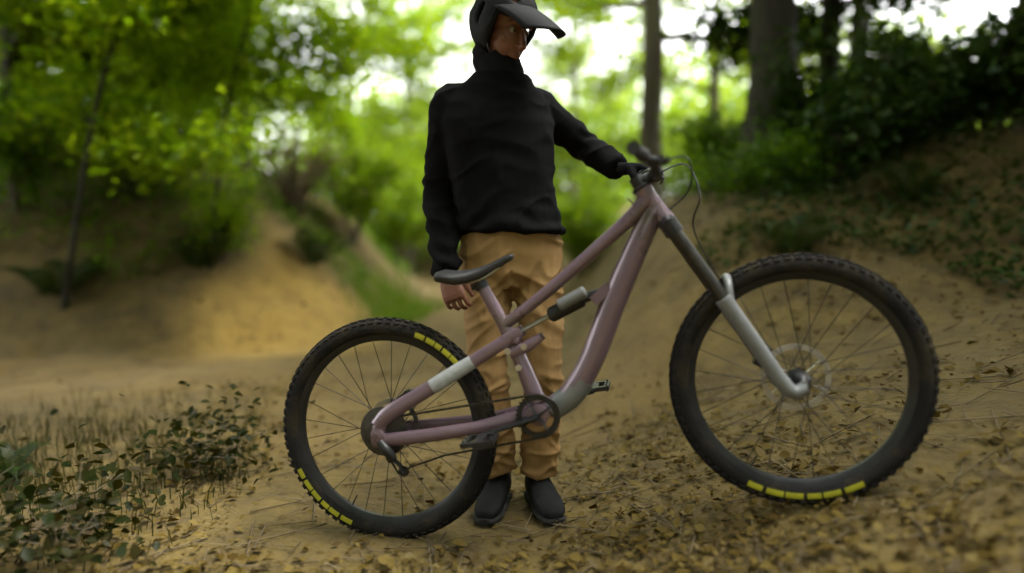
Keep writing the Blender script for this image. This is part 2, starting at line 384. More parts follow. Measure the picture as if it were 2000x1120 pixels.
SHRUBS = [
 ('bush', 'bright green bush low on the bank below the leaning sapling', 40, 6.7, 1.3, 1.6, 31, dict(leaf='leaf_mid', n=3200)),
 ('bush', 'yellow-green bush spilling down the bank left of the worn dirt face', 265, 7.3, 1.3, 2.2, 32, dict(leaf='leaf_bright', n=3600)),
 ('bush', 'small pale green bush at the top edge of the worn dirt face', 432, 6.75, .75, .75, 33, dict(leaf='leaf_bright', n=1400, size=.06)),
 ('bush', 'tall dense green bush on the left bank behind the leaning sapling', 110, 8.0, 2.6, 2.6, 45, dict(leaf='leaf_bright', n=6500, size=.09)),
 ('bush', 'tall yellow-green bush on the bank between leaning and curved saplings', 330, 8.6, 2.7, 2.5, 46, dict(leaf='leaf_bright', n=6500, size=.09)),
 ('brush_heap', 'tangled bare brown brush on the left bank above the dirt face', 575, 8.6, 1.35, 1.6, 34, dict(n=260, leaf='dry', stems=46, bark='twig')),
 ('bush', 'leafy green bush right of the brown brush, above the trail', 690, 9.6, 1.8, 2.0, 35, dict(leaf='leaf_bright', n=4200)),
 ('bush', 'rounded fresh-green bush at the trail bend, close to the rider\'s hanging arm', 775, 12.0, 1.8, 2.1, 36, dict(leaf='leaf_bright', n=4200, size=.08)),
 ('bush', 'fresh-green bush visible between the rider\'s waist and the dirt mound', 1130, 10.8, 1.7, 1.5, 37, dict(leaf='leaf_bright', n=3600, size=.08)),
 ('bush', 'low mossy-green bush at the foot of the broad mossy trunk', 1480, 5.2, .55, .9, 38, dict(leaf='leaf_mid', n=1900, size=.05)),
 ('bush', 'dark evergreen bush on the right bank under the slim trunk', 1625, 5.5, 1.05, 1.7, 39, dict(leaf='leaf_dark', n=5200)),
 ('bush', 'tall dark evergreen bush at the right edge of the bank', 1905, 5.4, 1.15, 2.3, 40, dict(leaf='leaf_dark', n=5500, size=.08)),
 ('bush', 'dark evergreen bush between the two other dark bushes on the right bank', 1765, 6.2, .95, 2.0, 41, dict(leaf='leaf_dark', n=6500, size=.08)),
 ('bramble', 'dark low bramble in the bottom left corner of the picture', -15, 1.98, .34, .75, 43, dict(leaf='leaf_olive', n=800, size=.042, stems=6)),
 ('bramble', 'dark green bramble on the ground left of the rear wheel', 395, 2.72, .26, .5, 44, dict(leaf='leaf_olive', n=500, size=.04, stems=5)),
 ('bush', 'small dim green bush on the right bank left of the broad mossy trunk', 1395, 6.8, .8, 1.0, 42, dict(leaf='leaf_mid', n=2000, size=.06)),
]
for nm, lb, px, y, H, W, seed, op in SHRUBS:
    shrub(nm, lb, {'brush_heap': 'brush', 'bramble': 'bramble'}.get(nm, 'bush'), X(px, y), y, H, W, seed, **op)
# ferns: each frond a part
def frond_mesh(seed):
    rg = random.Random(seed); v = []; f = []
    n = 22
    def pt(t): return Vector((0, t*.62, .42*math.sin(t*2.1)-.12*t*t))
    for i in range(2, n):
        t = i/n; p = pt(t); q = pt(t+.02); l = .17*math.sin(math.pi*min(1, (t+.12)**.75))*rg.uniform(.85, 1.1)+.01
        d = (q-p).normalized()
        for s in (-1, 1):
            b = len(v); side = Vector((s, .35, -.18)).normalized()
            v += [p-d*.010, p+d*.014, p+side*l*.55+d*.016, p+side*l, p+side*l*.55-d*.008]
            f += [(b, b+1, b+2, b+4), (b+4, b+2, b+3)]
    mb = MB(); mb.add(v, f); mb.tube([pt(t/8) for t in range(9)], [.006*(1-.09*t) for t in range(9)], 4)
    me = bpy.data.meshes.new('frond'); me.from_pydata([tuple(p) for p in mb.v], [], mb.f); me.materials.append(M['fern']); return me
FRONDS = [frond_mesh(s) for s in range(3)]
FERNS = [
 ('fern at the left edge, just behind the corner bramble', -2.08, 2.7, .34),
 ('fern on the leaf-strewn left bank below the green bush', -4.1, 6.0, .9),
 ('fern on the left bank under the curved sapling', -3.05, 6.5, .8),
 ('fern at the foot of the brown brush on the left bank', -2.25, 7.6, .9),
 ('fern on the right bank just above the front wheel', 1.75, 4.2, .6),
 ('fern on the dim right bank, right of the front wheel', 2.75, 4.6, .7),
]
for i, (lb, x, y, s) in enumerate(FERNS):
    rt = link('fern', None, loc=(x, y, hz(x, y)-.02)); tag(rt, lb, 'fern', 'ferns beside the trail'); rg = random.Random(70+i)
    for k in range(10):
        o = link('frond', FRONDS[(k+i) % 3], rt, rot=(rg.uniform(-.15, .35), rg.uniform(-.15, .15), k*2*math.pi/10+rg.uniform(-.25, .25)))
        q = s*rg.uniform(.75, 1.1); o.scale = (q, q, q)
# ------------------------------------------------------------------ scattered stuff
nr = np.random.default_rng(5)
def polar(n, r0, r1, amax=52):
    r = r0*(r1/r0)**nr.random(n); a = np.radians(nr.uniform(-amax, amax, n))
    return r*np.sin(a), r*np.cos(a)
x, y = polar(90000, 1.0, 12); d = dirt(x, y); keep = nr.random(len(x)) < np.where(d > .15, .18, .55)*np.clip(.55+fbm(x*1.6, y*1.6, 91, 3)*.9, .05, 1.3)
x, y = x[keep], y[keep]; z = height(x, y)+nr.uniform(.004, .03, len(x))
o = link('leaf_litter', leaf_mesh('leaf_litter', np.stack([x, y, z], -1), np.where(nr.random(len(x)) < .25, .045, .020), nr, M['dry'], 4, .8, 0)); tag(o, kind='stuff')
x, y = polar(2200, 1.0, 10); d = dirt(x, y); keep = nr.random(len(x)) < np.where(d > 0, .35, .9); x, y = x[keep], y[keep]
n = len(x); a = nr.uniform(0, math.pi, n); L = nr.uniform(.03, .16, n); r = nr.uniform(.0012, .0035, n)
dx, dy = np.cos(a)*L, np.sin(a)*L; V = np.zeros((n, 6, 3))
for e, sg in ((0, -1), (1, 1)):
    ex_, ey_ = x+sg*dx, y+sg*dy; ez_ = height(ex_, ey_)+.012
    for k in range(3):
        q = 2.1*k
        V[:, e*3+k] = np.stack([ex_-np.sin(a)*r*math.cos(q), ey_+np.cos(a)*r*math.cos(q), ez_+r*math.sin(q)], -1)
mb_v = V.reshape(-1, 3)
mb_f = (np.array([(0, 1, 4, 3), (1, 2, 5, 4), (2, 0, 3, 5)])[None]+np.arange(n)[:, None, None]*6).reshape(-1, 4)
o = link('twigs', mesh_np('twigs', mb_v, mb_f, False, [M['twig']])); tag(o, kind='stuff')
# low ground cover on the banks
x, y = polar(110000, 4.5, 22, 50); d = dirt(x, y); pat = fbm(x*.8, y*.8, 40, 3)
hh = height(x, y); sl = sdist(x, y, LEFT, 1)
keep = (d < -.1) & (worn(x, y) < -.05) & (sl > 0) & (pat*.55+sl*.75-.55 > 0)
o = link('ground_cover', leaf_mesh('ground_cover', np.stack([x, y, hh+nr.uniform(.01, .22, len(x))], -1)[keep], .065, nr, M['leaf_mid'], 4, .5)); tag(o, kind='stuff')
x, y = polar(60000, 3.4, 16, 50); d = dirt(x, y); sr = sdist(x, y, RIGHT, -1); hh = height(x, y)
keep = (d < -.1) & (sr > 0) & (fbm(x*.9, y*.9, 48, 3)*.55+(sr-1.6)*.8+np.clip((y-5)*.25, -.6, .5) > 0)
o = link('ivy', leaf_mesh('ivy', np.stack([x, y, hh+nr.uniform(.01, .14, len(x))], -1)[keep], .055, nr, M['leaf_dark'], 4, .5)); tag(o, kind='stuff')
def blades(name, x, y, h, m, bw=.004):
    n = len(x); z = height(x, y); a = nr.uniform(0, 2*math.pi, n); l = h*nr.uniform(.5, 1.2, n); b = nr.uniform(.1, .6, n)*l
    a2 = nr.uniform(0, 2*math.pi, n); wd = bw*(1+.75*nr.random(n))
    P = np.zeros((n, 5, 3)); sx, sy = np.cos(a2)*wd, np.sin(a2)*wd; cx, cy = np.cos(a), np.sin(a)
    P[:, 0] = np.stack([x-sx, y-sy, z-.01], -1); P[:, 1] = np.stack([x+sx, y+sy, z-.01], -1)
    P[:, 2] = np.stack([x+sx*.8+cx*b*.35, y+sy*.8+cy*b*.35, z+l*.6], -1); P[:, 3] = np.stack([x-sx*.8+cx*b*.35, y-sy*.8+cy*b*.35, z+l*.6], -1)
    P[:, 4] = np.stack([x+cx*b, y+cy*b, z+l*.95], -1)
    F = np.array([(0, 1, 2), (0, 2, 3), (3, 2, 4)])[None]+np.arange(n)[:, None, None]*5
    return tag(link(name, mesh_np(name, P.reshape(-1, 3), F.reshape(-1, 3), False, [m])), kind='stuff')
gx = nr.normal(0, 1, 9000); gy = nr.normal(0, 1, 9000)
x = np.concatenate([X(825, 8.6)+gx[:5000]*.42, -2.0+gx[5000:]*.6]); y = np.concatenate([8.7+gy[:5000]*.7, 2.9+gy[5000:]*.55])
k = (dirt(x, y) < .1) & (np.arange(9000) < 5000); blades('grass', x[k], y[k], .16, M['grass'])
k = (dirt(x, y) < .1) & (np.arange(9000) > 6800) & (x < -1.05); blades('verge_grass', x[k], y[k], .10, M['grass_dim'], .0018)
# the far wood: one mass of leaves behind everything
n = 90000; ctr = []
for i in range(900):
    py = nr.uniform(20, 40); px = py*math.tan(nr.uniform(-.9, .9))
    top = 3.6+.17*max(0, -px)-.09*max(0, px-9)+fbm(np.array([px*.2]), np.array([py*.2]), 60, 2)[0]*1.6+(py-22)*.14
    ctr.append((px, py, hz(px, py)+nr.random()*top))
ctr = np.array(ctr); c = ctr[nr.integers(0, len(ctr), n)]+nr.normal(0, .75, (n, 3))
c = c[c[:, 2] > height(c[:, 0], c[:, 1])]
o = link('far_wood', leaf_mesh('far_wood', c, .34, nr, M['leaf_far'], 4, .3)); tag(o, kind='stuff')
# unseen wood round the clearing and behind the camera, added to block light
n = 54000; ctr = []
for i in range(420):
    az = nr.uniform(66, 262); rr = nr.uniform(6.5, 15); px, py = rr*math.sin(R(az)), rr*math.cos(R(az))
    ctr.append((px, py, hz(px, py)+nr.uniform(.3, 9.5)))
for i in range(26): ctr.append((nr.uniform(3.2, 6.5), nr.uniform(2.0, 5.6), nr.uniform(4.0, 8.0)))       # floating leaf clumps added above view to shade the right bank
for i in range(75): ctr.append((nr.uniform(-4.5, -.4), nr.uniform(-.5, 3.6), nr.uniform(3.8, 6.6)))         # and more added to shade the left verge
ctr = np.array(ctr); c = ctr[nr.integers(0, len(ctr), n)]+nr.normal(0, .5, (n, 3))
o = link('unseen_shade_wood', leaf_mesh('unseen_shade_wood', c, .42, nr, M['leaf_mid'], 4, .3)); tag(o, kind='stuff')
# ------------------------------------------------------------------ the bicycle
M['paint'] = mat('mauve_paint', [(.105, .08, .07), (.14, .092, .116), (.145, .095, .12), (.165, .11, .138)], .30, 7, 8, 0, metal=.25, coat=.5, rvar=.14)
M['black'] = mat('black_alloy', [(.008, .008, .009), (.02, .02, .02)], .42, 14, 4, 0, metal=.3, rvar=.1)
M['rubber'] = mat('tyre_rubber', [(.006, .006, .006), (.011, .010, .009), (.038, .029, .015)], .92, 9, 8, .3, 120, spec=.2)
M['grip'] = mat('grip_rubber', [(.008, .008, .008), (.016, .016, .016)], .8, 30, 3, .5, 160)
M['steel'] = mat('brushed_steel', [(.35, .35, .36), (.5, .5, .5)], .35, 20, 4, 0, metal=1)
M['silver'] = mat('fork_silver', [(.13, .135, .135), (.17, .175, .175)], .45, 10, 3, 0, metal=.3)
M['dark_metal'] = mat('dark_metal', [(.03, .03, .03), (.07, .065, .06)], .4, 25, 4, 0, metal=.9)
M['cog'] = mat('cassette_steel', [(.05, .048, .045), (.10, .095, .085)], .45, 30, 4, 0, metal=.8)
M['yellow'] = mat('yellow_print', [(.26, .25, .006), (.36, .34, .01)], .7, 30, 4)
M['saddle'] = mat('saddle_cover', [(.010, .010, .011), (.018, .018, .02)], .5, 40, 3, .1, 200)
M['plate'] = mat('pale_decal', [(.22, .23, .23), (.32, .33, .33)], .5, 30, 2)
BR = .37
bike = link('mountain_bike', None, loc=(-.3509, 2.1585, -.0191), rot=(0, R(-9.49), R(-10.877)))
tag(bike, 'mauve full-suspension mountain bike with black saddle held upright by the rider', 'bicycle')
FA = (1.29, 0, BR); RA = (0, 0, BR); BB = (.515, 0, .365)
HTB = Vector((.985, 0, .895)); HTD = Vector((-.438, 0, .899)); HTT = HTB+HTD*.115
# frame: front triangle
fr = MB()
fr.tube([HTB-HTD*.004, HTB+HTD*.03, HTB+HTD*.085, HTT], [.030, .026, .025, .029], 20)
fr.tube([(.968, 0, .945), (.90, 0, .845), (.795, 0, .675), (.705, 0, .515), (.625, 0, .415), (.545, 0, .368)], [.030, .034, .037, .036, .036, .034], 18, sub=6, flat=(1.05, .85), up=(1, 0, -.6))
fr.tube([(.945, 0, .965), (.87, 0, .908), (.70, 0, .80), (.56, 0, .715), (.448, 0, .655)], [.027, .0235, .021, .0195, .021], 16, sub=6, flat=(.95, 1.05))
fr.tube([(.398, 0, .782), (.445, 0, .655), (.478, 0, .545), (.512, 0, .40)], [.0195, .021, .024, .030], 16, sub=5)
fr.lathe([(.028, -.046), (.033, -.044), (.033, .044), (.028, .046)], 24, 'y', BB)
for s in (-1, 1):
    fr.box((.762, s*.020, .705), (.032, .0045, .016), Matrix.Rotation(R(-35), 3, 'Y'))
    fr.tube([(.462, s*.014, .612), (.492, s*.018, .60)], .019, 10)
frame = fr.build('frame', M['paint'], bike)
MB().tube([(.390, 0, .800), (.397, 0, .778)], .0235, 18).box((.372, 0, .788), (.010, .008, .010)).build('seat_clamp', M['black'], frame)
MB().lathe([(.027, 0), (.031, .003), (.031, .010), (.022, .013)], 20, 'z').build('headset', M['black'], frame, loc=HTT, rot=(0, R(-26), 0))
for a_, b_, r_ in ((HTB+Vector((-.028, 0, .030)), Vector((-.55, 0, -.83)), .036), (HTT+Vector((-.030, 0, -.035)), Vector((-.8, 0, -.6)), .0255)):
    MB().tube([a_+b_*(.004+.001*k) for k in range(4)], [r_*.9, r_, r_, r_*.9], 18).build('weld', M['paint'], frame)
# rear triangle
cs = MB(); ss = MB()
for s in (-1, 1):
    cs.tube([(-.025, s*.076, .352), (.03, s*.076, .352), (.16, s*.068, .349), (.32, s*.050, .352), (.43, s*.034, .362), (.49, s*.030, .37)], [.016, .019, .019, .018, .021, .024], 12, sub=5, flat=(1.15, .6), up=(0, 0, 1))
    ss.tube([(.0, s*.076, .40), (.05, s*.074, .437), (.17, s*.060, .487), (.32, s*.042, .551), (.44, s*.030, .603), (.50, s*.024, .630)], [.021, .023, .021, .019, .0185, .016], 12, sub=5, flat=(1.1, .6), up=(0, 0, 1))
    ss.tube([(.03, s*.076, .425), (.012, s*.0765, .402), (-.002, s*.077, .378), (-.004, s*.077, .358)], [.020, .021, .022, .016], 12, sub=4, flat=(.45, 1), up=(0, 1, 0))
    cs.lathe([(.012, s*.066), (.024, s*.068), (.024, s*.086), (.018, s*.089)], 20, 'y', (0, 0, BR))
cs.tube([(.405, -.036, .36), (.405, .036, .36)], .014, 10); ss.tube([(.385, -.034, .58), (.385, .034, .58)], .013, 10)
chainstay = cs.build('chainstay', M['paint'], bike); seatstay = ss.build('seatstay', M['paint'], bike)
MB().tube([(.195, -.0585, .4975), (.21, -.0565, .504), (.30, -.0455, .5425), (.335, -.041, .5575)], [.0200, .0212, .0203, .0190], 12, sub=4, flat=(1.14, .66), up=(0, 0, 1)).build('stay_decal', M['plate'], seatstay)
MB().tube([(.665, 0, .452), (.625, 0, .411), (.585, 0, .386), (.553, 0, .370)], [.0365, .0375, .0372, .0355], 18, sub=4, flat=(1.05, .85), up=(1, 0, -.6)).build('downtube_guard', M['silver'], frame)
rl = MB()
for s in (-1, 1):
    rl.tube([(.455, s*.032, .565), (.515, s*.030, .580), (.56, s*.026, .602)], [.013, .017, .012], 10, sub=3, flat=(1, .4), up=(0, 0, 1))
rl.build('rocker_link', M['paint'], bike)
for p in ((.452, .575), (.505, .582), (.478, .52)):
    for s in (-1, 1): MB().lathe([(.010, -.004), (.010, .003), (.006, .005)], 12, 'y', (p[0], s*.040, p[1])).build('pivot_bolt', M['steel'], bike)
# shock
sh = link('shock', MB().tube([(.592, 0, .662), (.60, 0, .664), (.70, 0, .698), (.708, 0, .70)], [.017, .0245, .0245, .017], 20).mesh('shock', M['black']), bike)
MB().tube([(.50, 0, .628), (.60, 0, .664)], .0075, 12).build('shaft', M['steel'], sh)
MB().tube([(.63, -.034, .690), (.635, -.034, .692), (.715, -.034, .722), (.72, -.034, .724)], [.011, .0185, .0185, .012], 16).build('reservoir', M['silver'], sh)
MB().tube([(.705, 0, .700), (.772, 0, .712)], [.016, .013], 12).build('eyelet', M['black'], sh)
# saddle and post
sp = link('seatpost', MB().tube([(.397, 0, .78), (.380, 0, .827)], .0155, 16).box((.376, 0, .832), (.022, .018, .010)).mesh('seatpost', M['black']), bike)
def saddle():
    rings = []; prof = [(.255, .030, .840, .010), (.262, .060, .846, .020), (.285, .070, .846, .026), (.32, .068, .836, .028), (.36, .052, .832, .027), (.40, .034, .836, .024), (.44, .024, .846, .020), (.48, .019, .860, .016), (.505, .015, .866, .012), (.512, .006, .866, .005)]
    for x, hw, zt, th in prof:
        q = []
        for k in range(20):
            a = 2*math.pi*k/20; c, s_ = math.cos(a), math.sin(a)
            yy = hw*math.copysign(abs(c)**.7, c)
            zz = zt+(s_*th*.45 if s_ > 0 else s_*th*1.5*(.35+.65*min(1, abs(c)**.6)))-.010*(yy/.07)**2
            q.append((x, yy, zz))
        rings.append(q)
    return MB().rings(rings)
sa = link('saddle', saddle().mesh('saddle', M['saddle']), bike)
ra = MB()
for s in (-1, 1): ra.tube([(.275, s*.045, .822), (.32, s*.024, .806), (.40, s*.022, .808), (.46, s*.012, .836)], .0036, 8, sub=5)
ra.build('saddle_rail', M['steel'], sa)
# fork
fk = MB(); down = -HTD; off = Vector((.899, 0, .438))*.044
CR = HTB-HTD*.028; AX = Vector(FA)
side = [Vector((0, s*.066, 0)) for s in (-1, 1)]
top = CR
axl = AX-off*0
ld = (AX-off)-CR; ln = ld.length; ld.normalize()
lo = MB()
for o_ in side:
    b0 = CR+ld*(ln*.44)+o_; b1 = CR+ld*(ln-.01)+o_
    lo.tube([b0-ld*.004, b0, b0+ld*.03, b0+(b1-b0)*.5, b1, AX+o_+ld*.012], [.022, .0255, .0235, .0215, .0225, .019], 16, sub=3)
ar = [CR+ld*(ln*.47)+side[0]+off*.2, CR+ld*(ln*.40)+side[0]*.85+off*.75, CR+ld*(ln*.375)+side[0]*.45+off*1.0, CR+ld*(ln*.37)+off*1.05, CR+ld*(ln*.375)+side[1]*.45+off*1.0, CR+ld*(ln*.40)+side[1]*.85+off*.75, CR+ld*(ln*.47)+side[1]+off*.2]
lo.tube(ar, [.014, .012, .012, .013, .012, .012, .014], 10, sub=4)
lo.tube([AX+Vector((0, -.075, 0)), AX+Vector((0, .075, 0))], .010, 12)
fork = lo.build('fork', M['silver'], bike)
cr = MB().tube([CR+side[0]-HTD*.0, CR+side[0]*.4+HTD*.012, CR+HTD*.016, CR+side[1]*.4+HTD*.012, CR+side[1]], [.026, .027, .029, .027, .026], 14, sub=3)
for o_ in side: cr.tube([CR+o_+HTD*.02, CR+o_-HTD*.022], .0255, 14)
cr.build('crown', M['black'], fork)
for o_ in side: MB().tube([CR+o_, CR+ld*(ln*.46)+o_], .0185, 16).build('stanchion', M['dark_metal'], fork)
# wheels
def tyre():
    mb = MB(); prof = []
    for k in range(16):
        a = 2*math.pi*k/16; prof.append((.337+.0275*math.cos(a), .0285*math.sin(a)))
    mb.lathe(prof, 72, 'y', closed=True)
    for k in range(76):
        for j, (row, wd, ht) in enumerate(((.24, .0065, .0045), (-.24, .0065, .0045), (.82, .005, .004), (-.82, .005, .004))):
            a = 2*math.pi*(k+(.5 if j % 2 else 0))/76
            rr = .337+.0285*math.cos(row); yy = .0285*math.sin(row)
            rot = Matrix.Rotation(-a, 3, 'Y') @ Matrix.Rotation(row, 3, 'Z')
            mb.box((rr*math.cos(a), yy, rr*math.sin(a)), (ht, wd, .0085), rot)
    return mb.mesh('tyre', M['rubber'], True)
TY = tyre()
RIM = MB().lathe([(.314, -.015), (.318, -.0165), (.318, -.014), (.307, -.010), (.299, -.006), (.299, .006), (.307, .010), (.318, .014), (.318, .0165), (.314, .015), (.302, .012), (.294, .006), (.294, -.006), (.302, -.012)], 72, 'y', closed=True).mesh('wheel', M['black'])
SPK = MB().tube([(.022, 0, 0), (.296, 0, 0)], .0013, 5).mesh('spoke', M['dark_metal'])
def arcdecal(a0, a1, s):
    mb = MB(); n = 60; rings = []
    for i in range(n+1):
        t = i/n; a = R(a0+(a1-a0)*t); h = .0085
        q = []
        for u in (-1, -.33, .33, 1):
            b = math.pi/2*s+(-u*h/.0285)*s
            rad = .0287; q.append(((.337+rad*math.cos(b))*math.cos(a), rad*math.sin(b)*1.035, (.337+rad*math.cos(b))*math.sin(a)))
        rings.append(q)
    v = [p for r in rings for p in r]; f = [(i*4+k, i*4+k+1, i*4+k+5, i*4+k+4) for i in range(n) for k in range(3) if i not in (8, 9, 19, 29, 30, 38, 48, 49)]
    return mb.add(v, f).mesh('tyre_print', M['yellow'])
DEC = {}
def wheel(label, loc, hubw, decals, disc_r, rear):
    w_ = link('wheel', RIM, bike, loc=loc); w_['label'] = label
    link('tyre', TY, w_)
    hub = MB().lathe([(.010, -hubw), (.016, -hubw*.9), (.029, -hubw*.55), (.029, -hubw*.5), (.017, -hubw*.4), (.017, hubw*.4), (.029, hubw*.5), (.029, hubw*.55), (.016, hubw*.9), (.010, hubw)], 24, 'y')
    hub.build('hub', M['black'], w_)
    for k in range(28):
        s = 1 if k % 2 else -1; a = 2*math.pi*k/28
        o = link('spoke', SPK, w_)
        p0 = Vector((.028*math.cos(a+(1.2 if k % 4 < 2 else -1.2)), s*hubw*.52, .028*math.sin(a+(1.2 if k % 4 < 2 else -1.2)))); p1 = Vector((.297*math.cos(a), 0, .297*math.sin(a)))
        d = p1-p0; o.rotation_mode = 'QUATERNION'; o.rotation_quaternion = d.to_track_quat('X', 'Z'); L = d.length
        o.location = p0-d.normalized()*.022*(L/.274); o.scale = (L/.274, 1, 1)
    # brake disc on the far (left) side
    ds = MB(); n = 48
    ds.lathe([(disc_r, -.001), (disc_r, .001), (disc_r-.016, .001), (disc_r-.016, -.001)], 64, 'y', (0, hubw*.78, 0), closed=True)
    for k in range(6):
        a = k*math.pi/3; ds.tube([(.018*math.cos(a), hubw*.78, .018*math.sin(a)), ((disc_r-.01)*math.cos(a+.5), hubw*.78, (disc_r-.01)*math.sin(a+.5))], [.006, .004], 6, flat=(1, .25), up=(0, 1, 0))
    ds.build('brake_disc', M['steel'], w_)
    for a0, a1 in decals:
        for s in (-1, 1): link('tyre_print', arcdecal(a0, a1, s), w_)
    MB().tube([(.296*math.cos(4.1), 0, .296*math.sin(4.1)), (.255*math.cos(4.1), 0, .255*math.sin(4.1))], [.003, .0022], 6).build('valve', M['black'], w_)
    if rear:
        ca = MB()
        for k in range(9):
            r = .078-.0065*k; yy = -.030-.0045*k
            ca.lathe([(r, yy-.0008), (r+.004, yy), (r, yy+.0008), (r-.012, yy+.0008), (r-.012, yy-.0008)], 40, 'y', closed=True)
        ca.lathe([(.05, -.031), (.02, -.066), (.012, -.069), (.02, -.031)], 24, 'y', closed=True)
        ca.build('cassette', M['cog'], w_)
    return w_
wheel('rear wheel with yellow printed tyre sidewall', RA, .072, [(196, 240), (28, 62)], .09, True)
wheel('front wheel with yellow printed tyre sidewall', FA, .055, [(236, 292)], .10, False)
# cranks, chain, derailleur
cr_ = MB(); n = 64; ring = []
prof = [(.066, -.0015), (.066, .0015), (.050, .0015), (.050, -.0015)]
cr_.lathe(prof, 64, 'y', (BB[0], -.052, BB[2]), closed=True)
for k in range(32):
    a = 2*math.pi*k/32; cr_.box((BB[0]+.067*math.cos(a), -.052, BB[2]+.067*math.sin(a)), (.0035, .0012, .003), Matrix.Rotation(-a, 3, 'Y'))
for k in range(4):
    a = k*math.pi/2+.5; cr_.tube([(BB[0], -.052, BB[2]), (BB[0]+.055*math.cos(a), -.052, BB[2]+.055*math.sin(a))], [.012, .008], 8, flat=(1, .3), up=(0, 1, 0))
crank = cr_.build('crankset', M['black'], bike)
ca = R(190)
for s, a in ((-1, ca), (1, ca+math.pi)):
    e = Vector((BB[0]+.17*math.cos(a), s*.082, BB[2]+.17*math.sin(a)))
    MB().tube([(BB[0], s*.066, BB[2]), (BB[0]+.03*math.cos(a), s*.068, BB[2]+.03*math.sin(a)), (BB[0]+.13*math.cos(a), s*.078, BB[2]+.13*math.sin(a)), e], [.019, .017, .013, .016], 12, sub=4, flat=(1, .55), up=(0, 1, 0)).build('crank_arm', M['black'], crank)
    pd = MB(); c = e+Vector((0, s*.062, 0))
    for q in (-1, 1):
        pd.box(c+Vector((q*.042, 0, 0)), (.008, .046, .007)); pd.box(c+Vector((0, q*.044, 0)), (.042, .007, .007))
        for t in (-1, 0, 1): pd.box(c+Vector((q*.042, t*.036, 0)), (.0022, .0022, .013))
    pd.tube([e, c+Vector((0, s*.05, 0))], .008, 10); pd.box(c, (.014, .045, .006))
    pd.build('pedal', M['black'], crank)
chn = MB(); path = []
for k in range(13):
    a = math.pi*(-.5+k/12)+.05; path.append((BB[0]+.067*math.cos(a), -.052, BB[2]+.067*math.sin(a)))
for k in range(9):
    a = math.pi*(.5+k/8*.95); path.append((.045*math.cos(a), -.052, BR+.045*math.sin(a)))
path += [(.015, -.055, .285), (.035, -.055, .235), (.055, -.055, .232), (.075, -.055, .25), (.2, -.054, .277)]
pp = []
for p, q in zip(path, path[1:]+path[:1]):
    p, q = Vector(p), Vector(q); n = max(1, int((q-p).length/.0127))
    for k in range(n): pp.append(p+(q-p)*k/n)
chn.tube(pp, [.0042 if i % 2 else .0032 for i in range(len(pp))], 6, closed=True)
chn.build('chain', M['dark_metal'], bike)
dr = MB()
dr.tube([(.005, -.085, .352), (.025, -.09, .322), (.035, -.078, .292)], [.012, .016, .014], 10, sub=4)
for yy in (-.048, -.062): dr.tube([(.018, yy, .290), (.045, yy, .262), (.058, yy, .238)], [.012, .009, .012], 8, sub=3, flat=(1, .15), up=(0, 1, 0))
for c in ((.020, .288), (.055, .240)): dr.lathe([(.018, -.002), (.018, .002), (.004, .002), (.004, -.002)], 16, 'y', (c[0], -.055, c[1]), closed=True)
dr.build('derailleur', M['black'], bike)
MB().box((.055, .050, .455), (.030, .018, .015), Matrix.Rotation(R(-30), 3, 'Y')).box((.075, .056, .468), (.014, .014, .012)).build('brake_caliper', M['black'], bike)
MB().box(AX+Vector((-.085, .046, .075)), (.015, .016, .032), Matrix.Rotation(R(35), 3, 'Y')).build('brake_caliper', M['black'], bike)
# cockpit
ST = HTT+HTD*.022
MB().tube([ST-HTD*.014, ST+HTD*.020], .021, 16).tube([ST, ST+Vector((.052, 0, .014))], [.019, .017], 12).tube([ST+Vector((.052, -.026, .014)), ST+Vector((.052, .026, .014))], .022, 14).build('stem', M['black'], bike)
BC = ST+Vector((.052, 0, .014))
def barpt(s): return [BC, BC+Vector((0, s*.06, 0)), BC+Vector((-.006, s*.13, .026)), BC+Vector((-.022, s*.20, .030)), BC+Vector((-.055, s*.385, .036))]
bar = MB().tube(barpt(-1)[::-1]+barpt(1)[1:], [.011, .011, .0125, .016, .0165, .016, .0125, .011, .011], 14, sub=5)
hb = bar.build('handlebar', M['black'], bike)
hose = []
for s in (-1, 1):
    g0 = BC+Vector((-.032, s*.255, .0325)); g1 = BC+Vector((-.0555, s*.388, .0362)); gp = [g0+(g1-g0)*k/12 for k in range(13)]
    MB().tube(gp, [.019]+[.0168 if k % 2 else .0155 for k in range(11)]+[.018], 14).build('grip', M['grip'], hb)
    lv = MB(); c = BC+Vector((-.02, s*.215, .022))
    lv.tube([c, c+Vector((.03, s*.01, -.01))], [.013, .011], 10)
    lv.tube([c+Vector((.035, -s*.01, -.012)), c+Vector((.05, s*.02, -.014)), c+Vector((.045, s*.09, -.022)), c+Vector((.042, s*.115, -.018))], [.008, .006, .005, .006], 8, sub=4)
    lv.tube([c+Vector((.02, -s*.035, -.004)), c+Vector((.03, s*.015, -.006))], [.009, .011], 10)
    lv.build('brake_lever', M['black'], hb)
    hose.append(c+Vector((.02, -s*.04, -.004)))
MB().tube([hose[0], hose[0]+Vector((.09, .06, .0)), BC+Vector((.09, .04, -.06)), HTT+Vector((.03, .035, -.09)), HTB+Vector((-.05, .036, .03))], .0026, 6, sub=8).build('brake_hose', M['black'], bike)
MB().tube([hose[1], hose[1]+Vector((.10, -.05, .01)), BC+Vector((.12, .03, -.08)), CR+Vector((.07, .06, -.02)), CR+ld*.26+Vector((.03, .07, 0)), AX+Vector((-.09, .05, .11))], .0026, 6, sub=8).build('brake_hose', M['black'], bike)
